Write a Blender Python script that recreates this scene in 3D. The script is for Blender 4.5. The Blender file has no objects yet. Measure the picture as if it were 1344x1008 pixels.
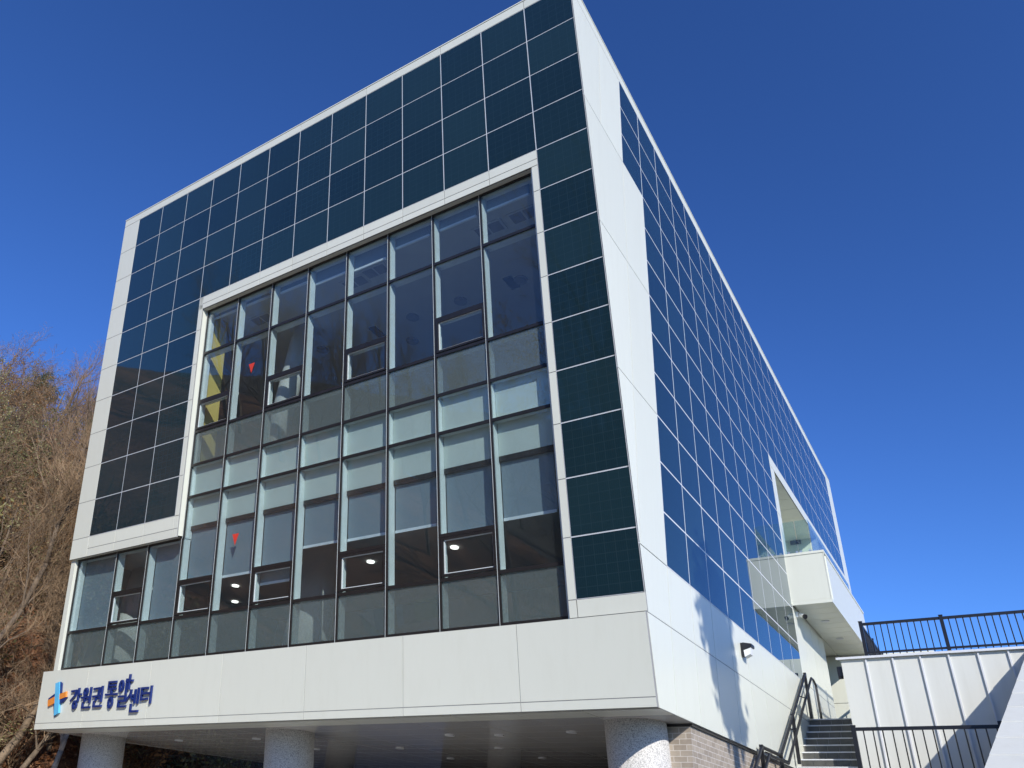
import bpy, math, random
from mathutils import Vector, Matrix
from math import sin, cos, tan, radians, pi
random.seed(7)

# ---------------------------------------------------------------- camera, sky, sun
S = 1.1                      # metres per survey unit (one facade module)
Z0 = 15.15                   # ground level below the roof line, in units
def W(p): return Vector((p[0]*S, p[1]*S, (p[2]+Z0)*S))
scene = bpy.context.scene
COL = scene.collection
cam_d = bpy.data.cameras.new("camera"); cam = bpy.data.objects.new("camera", cam_d); COL.objects.link(cam)
right = Vector((0.85790823, 0.51134409, 0.05020645))
upv = Vector((0.23828736, -0.48254106, 0.84283644))
back = Vector((0.45520611, -0.71111276, -0.53582278))
M = Matrix((right, upv, back)).transposed().to_4x4()
M.translation = W((3.459, -6.585, -13.698))
cam.matrix_world = M
cam_d.sensor_width = 36; cam_d.lens = 947.3/1344*36
cam_d.clip_start = 0.05; cam_d.clip_end = 3000
scene.camera = cam

SUN_EL = 26.5
sun_dir = Vector((0.685, -0.578, 0.445)).normalized()
world = bpy.data.worlds.new("World"); scene.world = world; world.use_nodes = True
wn = world.node_tree.nodes; wl = world.node_tree.links
bg = wn['Background']
sky = wn.new('ShaderNodeTexSky'); sky.sky_type = 'NISHITA'; sky.sun_disc = False
sky.sun_elevation = radians(SUN_EL); sky.sun_rotation = math.atan2(sun_dir.x, sun_dir.y)
sky.altitude = 300; sky.air_density = 1.0; sky.dust_density = 0.3; sky.ozone_density = 3.0
gam = wn.new('ShaderNodeGamma'); gam.inputs[1].default_value = 1.15
hs = wn.new('ShaderNodeMixRGB'); hs.blend_type = 'MULTIPLY'; hs.inputs[0].default_value = 1; hs.inputs[2].default_value = (.44, .71, 1.18, 1)
wl.new(sky.outputs[0], gam.inputs[0]); wl.new(gam.outputs[0], hs.inputs[1]); wl.new(hs.outputs[0], bg.inputs[0])
bg.inputs[1].default_value = 0.13
sun_d = bpy.data.lights.new("sun", 'SUN'); sun = bpy.data.objects.new("sun", sun_d); COL.objects.link(sun)
sun_d.energy = 4.9; sun_d.angle = radians(0.55); sun_d.color = (1.0, 0.955, 0.88)
sun.rotation_euler = sun_dir.to_track_quat('Z', 'Y').to_euler()
scene.view_settings.view_transform = 'Standard'; scene.view_settings.look = 'None'
scene.view_settings.exposure = 0.0; scene.view_settings.gamma = 1.0
scene.cycles.max_bounces = 10; scene.cycles.transparent_max_bounces = 16
scene.cycles.caustics_reflective = False; scene.cycles.caustics_refractive = False
scene.cycles.sample_clamp_indirect = 6

# ---------------------------------------------------------------- materials
def nt(name):
    m = bpy.data.materials.new(name); m.use_nodes = True
    n = m.node_tree.nodes; l = m.node_tree.links
    return m, n, l, n['Principled BSDF']
def noise(n, l, scale, detail=4, rough=.6, vec=None, dim='3D'):
    t = n.new('ShaderNodeTexNoise'); t.inputs['Scale'].default_value = scale
    t.inputs['Detail'].default_value = detail; t.inputs['Roughness'].default_value = rough
    if vec is not None: l.new(vec, t.inputs['Vector'])
    return t
def ramp(n, l, src, stops):
    r = n.new('ShaderNodeValToRGB'); e = r.color_ramp.elements
    while len(e) < len(stops): e.new(0.5)
    for i, (p, c) in enumerate(stops):
        e[i].position = p; e[i].color = (*c, 1)
    l.new(src, r.inputs[0]); return r
def coords(n, out='Object'):
    return n.new('ShaderNodeTexCoord').outputs[out]
def bump(n, l, b, src, strength, dist=.02):
    k = n.new('ShaderNodeBump'); k.inputs['Strength'].default_value = strength; k.inputs['Distance'].default_value = dist
    l.new(src, k.inputs['Height']); l.new(k.outputs[0], b.inputs['Normal']); return k
def mat(name, c, rough=.5, metal=0, var=.08, nscale=3, bstr=0, bscale=20, spec=.5, coat=0):
    m, n, l, b = nt(name)
    tc = coords(n)
    t = noise(n, l, nscale, 5, .6, tc)
    lo = tuple(max(0, x*(1-var)) for x in c); hi = tuple(min(1, x*(1+var)) for x in c)
    r = ramp(n, l, t.outputs['Fac'], [(.3, lo), (.7, hi)])
    l.new(r.outputs[0], b.inputs['Base Color'])
    b.inputs['Roughness'].default_value = rough; b.inputs['Metallic'].default_value = metal
    b.inputs['Specular IOR Level'].default_value = spec; b.inputs['Coat Weight'].default_value = coat
    if bstr:
        t2 = noise(n, l, bscale, 4, .6, tc); bump(n, l, b, t2.outputs['Fac'], bstr)
    return m
MW = {}
MW['white'] = mat('white_metal_cladding', (.70, .705, .60), .32, 0, .025, .35, .12, .9, .45)
MW['white2'] = mat('white_seam_metal', (.66, .66, .60), .38, 0, .03, .5, .15, 1.2, .4)
def m_white(name, c, rough, streak=.016):
    m, n, l, b = nt(name); tc = coords(n); g = n.new('ShaderNodeNewGeometry')
    mp = n.new('ShaderNodeMapping'); mp.inputs['Scale'].default_value = (3.5, 3.5, .28); l.new(tc, mp.inputs['Vector'])
    t = noise(n, l, 1.6, 6, .65, mp.outputs[0]); t0 = noise(n, l, .5, 3, .6, tc)
    r1 = ramp(n, l, g.outputs['Random Per Island'], [(0, (.97, .97, .97)), (1, (1.03, 1.03, 1.03))])
    r2 = ramp(n, l, t.outputs['Fac'], [(.30, (1-streak*1.6, 1-streak*1.7, 1-streak*2.1)), (.52, (1, 1, 1))])
    a = n.new('ShaderNodeMixRGB'); a.blend_type = 'MULTIPLY'; a.inputs[0].default_value = 1; l.new(r1.outputs[0], a.inputs[1]); l.new(r2.outputs[0], a.inputs[2])
    d = n.new('ShaderNodeMixRGB'); d.blend_type = 'MULTIPLY'; d.inputs[0].default_value = 1; l.new(a.outputs[0], d.inputs[1]); d.inputs[2].default_value = (*c, 1)
    l.new(d.outputs[0], b.inputs['Base Color']); b.inputs['Roughness'].default_value = rough; b.inputs['Specular IOR Level'].default_value = .45
    bump(n, l, b, t0.outputs['Fac'], .25, .03); return m
MW['white'] = m_white('white_metal_cladding', (.71, .72, .62), .30)
MW['white2'] = m_white('white_seam_metal', (.66, .66, .60), .38, .03)
MW['joint'] = mat('joint_shadow_gap', (.30, .30, .29), .8)
MW['alu'] = mat('aluminium_trim', (.66, .67, .68), .4, .0, .05)
MW['mullion'] = mat('pale_aluminium', (.68, .73, .71), .35, .0, .05, 6)
MW['dark'] = mat('dark_bronze_gasket', (.018, .017, .017), .35, 0, .2, 8)
MW['black'] = mat('black_powder_coat', (.012, .012, .014), .35, 0, .2, 8)
MW['ceiling'] = mat('ceiling_board', (.46, .47, .47), .8, 0, .03)
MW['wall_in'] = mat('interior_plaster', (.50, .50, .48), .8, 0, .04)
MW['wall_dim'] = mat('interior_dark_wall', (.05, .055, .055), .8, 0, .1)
MW['yellow'] = mat('yellow_wall_paint', (.62, .47, .13), .7, 0, .04)
MW['floor_in'] = mat('interior_floor', (.09, .09, .088), .4, 0, .15)
MW['blind'] = mat('roller_blind_fabric', (.20, .25, .285), .9, 0, .06, 40)
MW['blindbar'] = mat('blind_bottom_bar', (.72, .75, .76), .4)
MW['spandrel'] = mat('spandrel_panel', (.57, .62, .56), .5, 0, .04, 2)
MW['grille'] = mat('diffuser_grille', (.20, .20, .21), .6)
MW['concrete'] = mat('concrete', (.36, .35, .33), .8, 0, .12, 2, .3, 30)
MW['red'] = mat('red_sticker', (.65, .05, .03), .5)
MW['navy'] = mat('navy_letter_paint', (.012, .03, .16), .35)
MW['skyblue'] = mat('light_blue_paint', (.12, .50, .80), .35)
MW['orange'] = mat('orange_paint', (.80, .27, .05), .35)
MW['lampglass'] = mat('lamp_lens', (.75, .76, .75), .25)
MW['silver'] = mat('brushed_steel', (.55, .56, .57), .3, .8)

def m_solar():
    m, n, l, b = nt('photovoltaic_panel')
    uv = n.new('ShaderNodeUVMap'); sx = n.new('ShaderNodeSeparateXYZ'); l.new(uv.outputs[0], sx.inputs[0])
    def mth(op, a, bb=None, c=None):
        k = n.new('ShaderNodeMath'); k.operation = op
        for i, v in enumerate((a, bb, c)):
            if v is None: continue
            if isinstance(v, (int, float)): k.inputs[i].default_value = v
            else: l.new(v, k.inputs[i])
        return k.outputs[0]
    def grid(axis, cnt, w):
        f = mth('FRACT', mth('MULTIPLY', axis, cnt)); a = mth('ABSOLUTE', mth('SUBTRACT', f, .5))
        return mth('GREATER_THAN', a, .5-w)
    g = mth('MAXIMUM', grid(sx.outputs[0], 6, .035), grid(sx.outputs[1], 6, .035))
    g2 = mth('MULTIPLY', grid(sx.outputs[0], 30, .10), .35)
    gm = mth('MAXIMUM', g, g2)
    oi = n.new('ShaderNodeObjectInfo')
    t = noise(n, l, 1.3, 3, .5, coords(n)); 
    base = n.new('ShaderNodeMixRGB'); base.inputs[1].default_value = (.007, .020, .029, 1); base.inputs[2].default_value = (.013, .034, .043, 1)
    gi = n.new('ShaderNodeNewGeometry'); l.new(mth('MULTIPLY_ADD', mth('FRACT', mth('ADD', oi.outputs['Random'], gi.outputs['Random Per Island'])), .8, mth('MULTIPLY', t.outputs['Fac'], .3)), base.inputs[0])
    mx = n.new('ShaderNodeMixRGB'); l.new(mth('MULTIPLY', gm, .38), mx.inputs[0]); l.new(base.outputs[0], mx.inputs[1]); mx.inputs[2].default_value = (.026, .052, .065, 1)
    l.new(mx.outputs[0], b.inputs['Base Color'])
    b.inputs['Roughness'].default_value = .5; b.inputs['Specular IOR Level'].default_value = .0
    t2 = noise(n, l, .5, 2, .5, coords(n)); bk = bump(n, l, b, t2.outputs['Fac'], .25, .012)
    gl = n.new('ShaderNodeBsdfGlossy'); gl.inputs['Roughness'].default_value = .03; gl.inputs[0].default_value = (.92, .97, 1, 1); l.new(bk.outputs[0], gl.inputs['Normal'])
    lw = n.new('ShaderNodeLayerWeight'); lw.inputs[0].default_value = .5
    fac = mth('MULTIPLY_ADD', mth('POWER', lw.outputs['Facing'], 3.3), .95, .012)
    ms = n.new('ShaderNodeMixShader'); l.new(fac, ms.inputs[0]); l.new(b.outputs[0], ms.inputs[1]); l.new(gl.outputs[0], ms.inputs[2]); l.new(ms.outputs[0], n['Material Output'].inputs[0])
    return m
MW['solar'] = m_solar()
def m_glass(name, tint, frost=0.0, frostcol=(.5, .55, .55), ior=1.5, boost=0.045, wav=.15):
    m, n, l, b = nt(name); n.remove(b); out = n['Material Output']
    tr = n.new('ShaderNodeBsdfTransparent'); tr.inputs[0].default_value = (*tint, 1)
    gl = n.new('ShaderNodeBsdfGlossy'); gl.inputs['Roughness'].default_value = .0; gl.inputs[0].default_value = (.93, .96, 1, 1)
    lw = n.new('ShaderNodeLayerWeight'); lw.inputs[0].default_value = .5
    fr = n.new('ShaderNodeMath'); fr.operation = 'POWER'; fr.inputs[1].default_value = 4.0; l.new(lw.outputs['Facing'], fr.inputs[0])
    ad = n.new('ShaderNodeMath'); ad.operation = 'MULTIPLY_ADD'; ad.inputs[1].default_value = .93; ad.inputs[2].default_value = boost; ad.use_clamp = True
    l.new(fr.outputs[0], ad.inputs[0])
    tc = coords(n)
    if wav:
        t = noise(n, l, .45, 2, .5, tc); k = n.new('ShaderNodeBump'); k.inputs['Strength'].default_value = wav; k.inputs['Distance'].default_value = .012
        l.new(t.outputs['Fac'], k.inputs['Height']); l.new(k.outputs[0], gl.inputs['Normal'])
    base = tr
    if frost:
        df = n.new('ShaderNodeBsdfDiffuse'); df.inputs[0].default_value = (*frostcol, 1)
        tl = n.new('ShaderNodeBsdfTranslucent'); tl.inputs[0].default_value = (*frostcol, 1)
        m0 = n.new('ShaderNodeMixShader'); m0.inputs[0].default_value = .45; l.new(df.outputs[0], m0.inputs[1]); l.new(tl.outputs[0], m0.inputs[2])
        t3 = noise(n, l, 22, 5, .8, tc)
        r3 = ramp(n, l, t3.outputs['Fac'], [(.35, (frost*.75,)*3), (.7, (min(1, frost*1.25),)*3)])
        m1 = n.new('ShaderNodeMixShader'); l.new(r3.outputs[0], m1.inputs[0]); l.new(tr.outputs[0], m1.inputs[1]); l.new(m0.outputs[0], m1.inputs[2])
        base = m1
    mx = n.new('ShaderNodeMixShader'); l.new(ad.outputs[0], mx.inputs[0]); l.new(base.outputs[0], mx.inputs[1]); l.new(gl.outputs[0], mx.inputs[2])
    l.new(mx.outputs[0], out.inputs[0]); return m
MW['glass'] = m_glass('window_glass', (.88, .93, .94), 0.03, (.4, .45, .48), boost=.045)
MW['frost'] = m_glass('frosted_window_glass', (.86, .92, .93), .40, (.28, .34, .33))
MW['railglass'] = m_glass('railing_glass', (.82, .92, .90), .05, (.5, .6, .6), wav=0)

def m_granite():
    m, n, l, b = nt('speckled_granite'); tc = coords(n)
    t = noise(n, l, 55, 3, .8, tc)
    r = ramp(n, l, t.outputs['Fac'], [(.36, (.18, .175, .165)), (.47, (.50, .485, .46)), (.6, (.68, .66, .62))])
    l.new(r.outputs[0], b.inputs['Base Color']); b.inputs['Roughness'].default_value = .65
    bump(n, l, b, t.outputs['Fac'], .4, .01); return m
MW['granite'] = m_granite()
def m_brick():
    m, n, l, b = nt('taupe_brick'); tc = coords(n)
    sx = n.new('ShaderNodeSeparateXYZ'); l.new(tc, sx.inputs[0])
    ad = n.new('ShaderNodeMath'); l.new(sx.outputs[0], ad.inputs[0]); l.new(sx.outputs[1], ad.inputs[1])
    cb = n.new('ShaderNodeCombineXYZ'); l.new(ad.outputs[0], cb.inputs[0]); l.new(sx.outputs[2], cb.inputs[1])
    br = n.new('ShaderNodeTexBrick'); l.new(cb.outputs[0], br.inputs['Vector'])
    br.inputs['Scale'].default_value = 1; br.inputs['Brick Width'].default_value = .21; br.inputs['Row Height'].default_value = .078
    br.inputs['Mortar Size'].default_value = .006; br.inputs['Mortar Smooth'].default_value = .2; br.inputs['Bias'].default_value = -.1
    br.inputs['Color1'].default_value = (.31, .26, .205, 1); br.inputs['Color2'].default_value = (.41, .35, .28, 1); br.inputs['Mortar'].default_value = (.55, .50, .44, 1)
    t = noise(n, l, 9, 4, .7, tc); mx = n.new('ShaderNodeMixRGB'); mx.blend_type = 'MULTIPLY'; mx.inputs[0].default_value = .35
    l.new(br.outputs[0], mx.inputs[1]); r = ramp(n, l, t.outputs['Fac'], [(.3, (.6, .6, .6)), (.7, (1.2, 1.2, 1.2))]); l.new(r.outputs[0], mx.inputs[2])
    l.new(mx.outputs[0], b.inputs['Base Color']); b.inputs['Roughness'].default_value = .85
    inv = n.new('ShaderNodeMath'); inv.operation = 'SUBTRACT'; inv.inputs[0].default_value = 1; l.new(br.outputs['Fac'], inv.inputs[1])
    bump(n, l, b, inv.outputs[0], .5, .01); return m
MW['brick'] = m_brick()
MW['soffit'] = mat('soffit_metal_panel', (.74, .73, .69), .18, .0, .04, .6, .06, 1.2, .8, .6)
MW['steptile'] = mat('dark_step_tile', (.085, .085, .075), .45, 0, .25, 5)
MW['asphalt'] = mat('asphalt', (.06, .06, .062), .9, 0, .3, 1.5, .5, 60)
MW['litter_dirt'] = None
def m_litter():
    m, n, l, b = nt('leaf_litter_soil'); tc = coords(n)
    t = noise(n, l, 7, 6, .8, tc); t2 = noise(n, l, .35, 4, .6, tc)
    r = ramp(n, l, t.outputs['Fac'], [(.3, (.05, .028, .017)), (.45, (.21, .095, .045)), (.58, (.36, .18, .095)), (.72, (.48, .30, .18))])
    r2 = ramp(n, l, t2.outputs['Fac'], [(.35, (.55, .5, .42)), (.65, (1.1, 1.05, 1))])
    mx = n.new('ShaderNodeMixRGB'); mx.blend_type = 'MULTIPLY'; mx.inputs[0].default_value = .8; l.new(r.outputs[0], mx.inputs[1]); l.new(r2.outputs[0], mx.inputs[2])
    l.new(mx.outputs[0], b.inputs['Base Color']); b.inputs['Roughness'].default_value = .95
    bump(n, l, b, t.outputs['Fac'], 1.0, .12); return m
MW['litter'] = m_litter()
def m_leaf(name, cols, trans=.35):
    m, n, l, b = nt(name); oi = n.new('ShaderNodeNewGeometry')
    r = ramp(n, l, oi.outputs['Random Per Island'], [(i/(len(cols)-1), c) for i, c in enumerate(cols)])
    out = n['Material Output']; tl = n.new('ShaderNodeBsdfTranslucent'); l.new(r.outputs[0], tl.inputs[0]); l.new(r.outputs[0], b.inputs['Base Color'])
    b.inputs['Roughness'].default_value = .6
    mx = n.new('ShaderNodeMixShader'); mx.inputs[0].default_value = trans; l.new(b.outputs[0], mx.inputs[1]); l.new(tl.outputs[0], mx.inputs[2]); l.new(mx.outputs[0], out.inputs[0])
    return m
MW['leaf_brown'] = m_leaf('fallen_leaves', [(.14, .055, .022), (.34, .14, .055), (.46, .22, .10), (.60, .38, .22)])
MW['leaf_yellow'] = m_leaf('pale_green_leaves', [(.10, .12, .03), (.22, .22, .07), (.36, .33, .14), (.50, .46, .24)])
MW['leaf_dry'] = m_leaf('dry_hanging_leaves', [(.14, .06, .02), (.32, .17, .06), (.44, .27, .11)])
MW['needle'] = m_leaf('dark_pine_needles', [(.012, .03, .012), (.03, .06, .02), (.06, .09, .035)], .15)
MW['bark'] = mat('grey_brown_bark', (.17, .125, .085), .9, 0, .45, 6, .8, 30)
MW['barkpale'] = mat('tan_bark', (.21, .15, .095), .9, 0, .35, 5, .8, 30)
MW['barkwhite'] = mat('pale_mottled_bark', (.55, .50, .44), .85, 0, .5, 4, .8, 20)
MW['twig'] = mat('bare_twigs', (.21, .14, .08), .85, 0, .6, .8)
MW['twigred'] = mat('reddish_bare_twigs', (.25, .15, .08), .85, 0, .6, .8)
def emis(name, c, s):
    m, n, l, b = nt(name); b.inputs['Base Color'].default_value = (*c, 1); b.inputs['Emission Color'].default_value = (*c, 1); b.inputs['Emission Strength'].default_value = s; return m
MW['lit'] = emis('lit_downlight', (1, .97, .9), 2.2)
del MW['litter_dirt']

# ---------------------------------------------------------------- mesh helpers
class MB:
    def __init__(s, raw=False): s.v = []; s.f = []; s.m = []; s.raw = raw; s.uv = {}
    def poly(s, pts, mi=0, uv=None):
        b = len(s.v); s.v += [tuple(p) for p in pts]; s.f.append(tuple(range(b, b+len(pts)))); s.m.append(mi)
        if uv: s.uv[len(s.f)-1] = uv
    def hexa(s, c, mi=0, uvface=None):
        # c: 8 corners, 0-3 first face, 4-7 opposite face (same order)
        b = len(s.v); s.v += [tuple(p) for p in c]
        for k, q in enumerate([(3, 2, 1, 0), (4, 5, 6, 7), (0, 1, 5, 4), (1, 2, 6, 5), (2, 3, 7, 6), (3, 0, 4, 7)]):
            s.f.append(tuple(b+i for i in q)); s.m.append(mi)
            if uvface == k: s.uv[len(s.f)-1] = [(0, 0), (1, 0), (1, 1), (0, 1)]
    def box(s, x0, x1, y0, y1, z0, z1, mi=0, uvface=None):
        s.hexa([(x0, y0, z0), (x1, y0, z0), (x1, y1, z0), (x0, y1, z0), (x0, y0, z1), (x1, y0, z1), (x1, y1, z1), (x0, y1, z1)], mi, uvface)
    def prism(s, pts, vec, mi=0):
        n = len(pts); b = len(s.v); s.v += [tuple(p) for p in pts] + [tuple(Vector(p)+Vector(vec)) for p in pts]
        s.f.append(tuple(b+i for i in reversed(range(n)))); s.m.append(mi)
        s.f.append(tuple(b+n+i for i in range(n))); s.m.append(mi)
        for i in range(n):
            j = (i+1) % n; s.f.append((b+i, b+j, b+n+j, b+n+i)); s.m.append(mi)
    def cyl(s, c0, c1, r0, r1=None, n=10, mi=0, caps=True):
        r1 = r0 if r1 is None else r1; c0 = Vector(c0); c1 = Vector(c1); d = (c1-c0).normalized()
        a = d.orthogonal().normalized(); bb = d.cross(a); b = len(s.v)
        for c, r in ((c0, r0), (c1, r1)):
            for i in range(n):
                t = 2*pi*i/n; s.v.append(tuple(c+a*(r*cos(t))+bb*(r*sin(t))))
        for i in range(n):
            j = (i+1) % n; s.f.append((b+i, b+j, b+n+j, b+n+i)); s.m.append(mi)
        if caps:
            s.f.append(tuple(b+i for i in reversed(range(n)))); s.m.append(mi); s.f.append(tuple(b+n+i for i in range(n))); s.m.append(mi)
    def tube(s, pts, r, n=8, mi=0):
        for a, b in zip(pts, pts[1:]): s.cyl(a, b, r, r, n, mi)
    def build(s, name, mats, parent=None, smooth=False, bevel=0):
        me = bpy.data.meshes.new(name)
        vs = s.v if s.raw else [tuple(W(p)) for p in s.v]
        me.from_pydata(vs, [], s.f); 
        if not isinstance(mats, (list, tuple)): mats = [mats]
        for m in mats: me.materials.append(m)
        me.polygons.foreach_set('material_index', s.m)
        if s.uv:
            u = me.uv_layers.new(name='UVMap')
            for fi, c in s.uv.items():
                p = me.polygons[fi]
                for k, li in enumerate(p.loop_indices): u.data[li].uv = c[k]
        if smooth: me.polygons.foreach_set('use_smooth', [True]*len(me.polygons))
        me.update()
        o = bpy.data.objects.new(name, me); COL.objects.link(o)
        if parent is not None: o.parent = parent
        if bevel:
            md = o.modifiers.new('bevel', 'BEVEL'); md.width = bevel; md.segments = 1; md.limit_method = 'ANGLE'
        return o
def tag(o, label=None, cat=None, group=None, kind=None):
    if label: o['label'] = label
    if cat: o['category'] = cat
    if group: o['group'] = group
    if kind: o['kind'] = kind
    return o
def thing(name, label, cat, group=None):
    o = bpy.data.objects.new(name, None); COL.objects.link(o); o.empty_display_size = .3
    return tag(o, label, cat, group)
def copy_obj(o, parent=None):
    c = o.copy(); COL.objects.link(c); c.parent = parent; return c

AL = 0.2127; SA = sin(AL); CA = cos(AL); TA = tan(AL)
def FP(x, s, d=0):            # point on the leaning front: x, distance down the slope, outward offset
    return (x, s*SA-d*CA, -s*CA-d*SA)
def fbox(mb, x0, x1, s0, s1, d0, d1, mi=0, uvface=None):
    mb.hexa([FP(x0, s1, d0), FP(x1, s1, d0), FP(x1, s0, d0), FP(x0, s0, d0), FP(x0, s1, d1), FP(x1, s1, d1), FP(x1, s0, d1), FP(x0, s0, d1)], mi, uvface)
G = .007                      # half joint
def fclad(mb, xs, ss, d0=-.03, d1=0.0):
    fbox(mb, xs[0]+.004, xs[-1]-.004, ss[0]+.004, ss[-1]-.004, d0-.002, d1-.005, 1)
    for a, b in zip(xs, xs[1:]):
        for c, d in zip(ss, ss[1:]): fbox(mb, a+G, b-G, c+G, d-G, d0, d1)
def yl(z): return -z*TA       # y of the leaning front at height z
def sclad(mb, ys, zs, x0=-.03, x1=0.0):   # side panels on plane X=0; ys ascending, zs descending; 'L' = leaning corner
    e = .004; c, d = zs[0]-e, zs[-1]+e
    mb.prism([(x0-.002, (yl(d) if ys[0] == 'L' else ys[0])+e, d), (x0-.002, ys[-1]-e, d), (x0-.002, ys[-1]-e, c), (x0-.002, (yl(c) if ys[0] == 'L' else ys[0])+e, c)], (x1-x0-.003, 0, 0), 1)
    for a, b in zip(ys, ys[1:]):
        for c, d in zip(zs, zs[1:]):
            lt = (yl(c) if a == 'L' else a)+G; lb = (yl(d) if a == 'L' else a)+G
            mb.prism([(x0, lb, d+G), (x0, b-G, d+G), (x0, b-G, c-G), (x0, lt, c-G)], (x1-x0, 0, 0))

# ================================================================ BUILDING
bld = thing('office_building', 'large white clad office building with dark solar panel facades and leaning glazed front', 'building')
a_ = .853; b_ = .993; s0_ = -.071; s1_ = .845; y0_ = 2.272
def zr(k): return s0_-s1_*k
def yc(j): return y0_+b_*j
ZB = -12.2; YE = 24.75; XL = -13.65
# backing walls --------------------------------------------------
mb = MB()
fbox(mb, XL, -.03, -.2, 3.70, -.32, -.034)
fbox(mb, XL, -9.90, 3.70, 8.96, -.32, -.034)
fbox(mb, -1.16, -.03, 3.70, 11.36, -.32, -.034)
fbox(mb, -13.80, -.03, 11.36, 12.43, -.4, .0)
T0 = (-.3, -.034)
mb.prism([(T0[0], yl(ZB)+.3, ZB+.02), (T0[0], 12.0, ZB+.02), (T0[0], 12.0, .18), (T0[0], yl(.18)+.3, .18)], (T0[1]-T0[0], 0, 0))
mb.box(*T0, 12.0, YE, -4.56, .18); mb.box(*T0, 12.0, 15.84, ZB+.02, -8.46); mb.box(*T0, 18.3, YE, ZB+.02, -4.56)
mb.box(XL, XL+.3, 3.0, YE, ZB+.02, .18)
mb.prism([(XL, yl(-8.7)+.3, -8.7), (XL, yl(.18)+.3, .18), (XL, 3.0, .18), (XL, 3.0, -8.7)], (.3, 0, 0))
mb.box(XL+.3, T0[0], YE-.3, YE, ZB+.02, .18)
mb.build('wall', MW['joint'], bld)
mb = MB(); mb.box(XL+.3, T0[0], .35, YE-.3, -.35, -.15); mb.build('roof', MW['concrete'], bld)
mb = MB(); mb.box(XL-.004, XL-.0, 2.9, YE, ZB, .2); mb.build('end_wall_cladding', MW['white'], bld)
# white cladding panels ---------------------------------------------
mb = MB()
fx = [-13+i for i in range(14)]
mods = [XL, -13.0] + fx[3::2][:-1]
fclad(mb, [XL, -11, -9, -7, -5, -3, -1, -0.0+G], [-.205, 0.0])                 # top band
fclad(mb, [XL, -13.0], [a_*k for k in range(0, 11)] + [8.98])                     # left band
fclad(mb, [-13.0, -12, -11, -10.0, -9.87], [8.53, 8.80, 8.98])                          # under the left panels
fclad(mb, [-10, -9.87], [a_*k for k in range(4, 11)])
fclad(mb, [-10, -9, -8, -7, -6, -5, -4, -3, -2, -1.0], [3.412, 3.60, 3.735])              # over the windows
fclad(mb, [-1.13, -1.0], [3.735]+[a_*k for k in range(5, 14)]+[11.33])
fclad(mb, [-1.0, 0+G], [a_*13, 11.33])
# reveals of the window opening
fbox(mb, -9.90, -9.87, 3.70, 8.98, -.32, -.033)
fbox(mb, -9.87, -1.13, 3.705, 3.735, -.32, -.033)
fbox(mb, -1.16, -1.13, 3.735, 11.33, -.32, -.033)
fbox(mb, XL, -9.87, 8.95, 8.98, -.32, -.033)
fbox(mb, XL, -13.5, 8.98, 11.36, -.32, -.06)
mb.build('front_cladding', [MW['white'], MW['joint']], bld)
mb = MB()
G = .006
FXJ = [-13.83, -12.15, -10.10, -8.07, -6.02, -3.98, -1.95, -.004]
fclad(mb, FXJ, [11.33, 12.35, 12.47], .0, .05)
mb.build('fascia_cladding', [MW['white'], MW['joint']], bld)
G = .007
mb = MB()
sclad(mb, ['L', 1.28, yc(0)], [zr(0), zr(3)])
sclad(mb, ['L', yc(0), yc(1)], [zr(3), zr(6), zr(9), zr(12)])
sclad(mb, ['L', yc(1)-.0]+[yc(j) for j in range(2, 10)]+[12.12], [zr(12), -11.08, ZB])
mb.prism([(-.03, yl(.2)+.0, zr(0)+G), (-.03, YE, zr(0)+G), (-.03, YE, .2), (-.03, yl(.2), .2)], (.03, 0, 0))
sclad(mb, [23.66, YE], [zr(0)-G, -4.65, -8.5, ZB])
sclad(mb, [12.13, 23.66], [-4.31, -4.62])
sclad(mb, [12.13, 12.58], [-4.62, -6.0, -8.43])
sclad(mb, [12.12, 13.1, 14.1, 15.0, 15.86], [-8.43, zr(12), -11.08, ZB])
mb.box(-.33, -.03, 15.84, 15.87, ZB, -8.43)
mb.build('side_cladding', [MW['white'], MW['joint']], bld)
mb = MB(); mb.prism([(XL-.01, yl(.2)-.01, .2), (.01, yl(.2)-.01, .2), (.01, YE, .2), (XL-.01, YE, .2)], (0, 0, .03)); mb.build('roof_coping', MW['white'], bld)
# bright trim behind the solar panels (shows as the pale joints)
mb = MB()
fbox(mb, -13.0, 0.0, 0, 3.412, -.033, -.004); fbox(mb, -13.0, -10.0, 3.412, 8.53, -.033, -.004); fbox(mb, -1.0, 0.0, 3.412, a_*13, -.033, -.004)
mb.box(-.033, -.001, yc(0), 23.64, zr(3), zr(0)); mb.box(-.033, -.001, yc(1), 12.11, zr(12), zr(3)); mb.box(-.033, -.001, 12.11, 23.64, -4.31, zr(3))
mb.build('panel_rail', MW['alu'], bld)
# solar panels --------------------------------------------------------
g = .0105
def solar_f(j, k):
    m = MB(); fbox(m, -13+j+g, -12+j-g, a_*k+g, a_*(k+1)-g, -.016, 0, 0, 1); return m
cells = [(j, k) for k in range(4) for j in range(13)] + [(j, k) for k in range(4, 10) for j in range(3)] + [(12, k) for k in range(4, 13)]
for j, k in cells: solar_f(j, k).build('solar_panel', MW['solar'], bld)
def solar_s(m, y0, y1, k):
    x0, x1 = -.016, 0.0
    m.hexa([(x0, y0+g, zr(k+1)+g), (x0, y1-g, zr(k+1)+g), (x0, y1-g, zr(k)-g), (x0, y0+g, zr(k)-g),
            (x1, y0+g, zr(k+1)+g), (x1, y1-g, zr(k+1)+g), (x1, y1-g, zr(k)-g), (x1, y0+g, zr(k)-g)], 0, 1)
g = .0135
near = [(j, k) for j in (1, 2) for k in range(2, 12)] + [(0, 2)]
for j, k in near:
    m = MB(); solar_s(m, yc(j), yc(j+1), k); m.build('solar_panel', MW['solar'], bld)
rest = MB()
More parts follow.
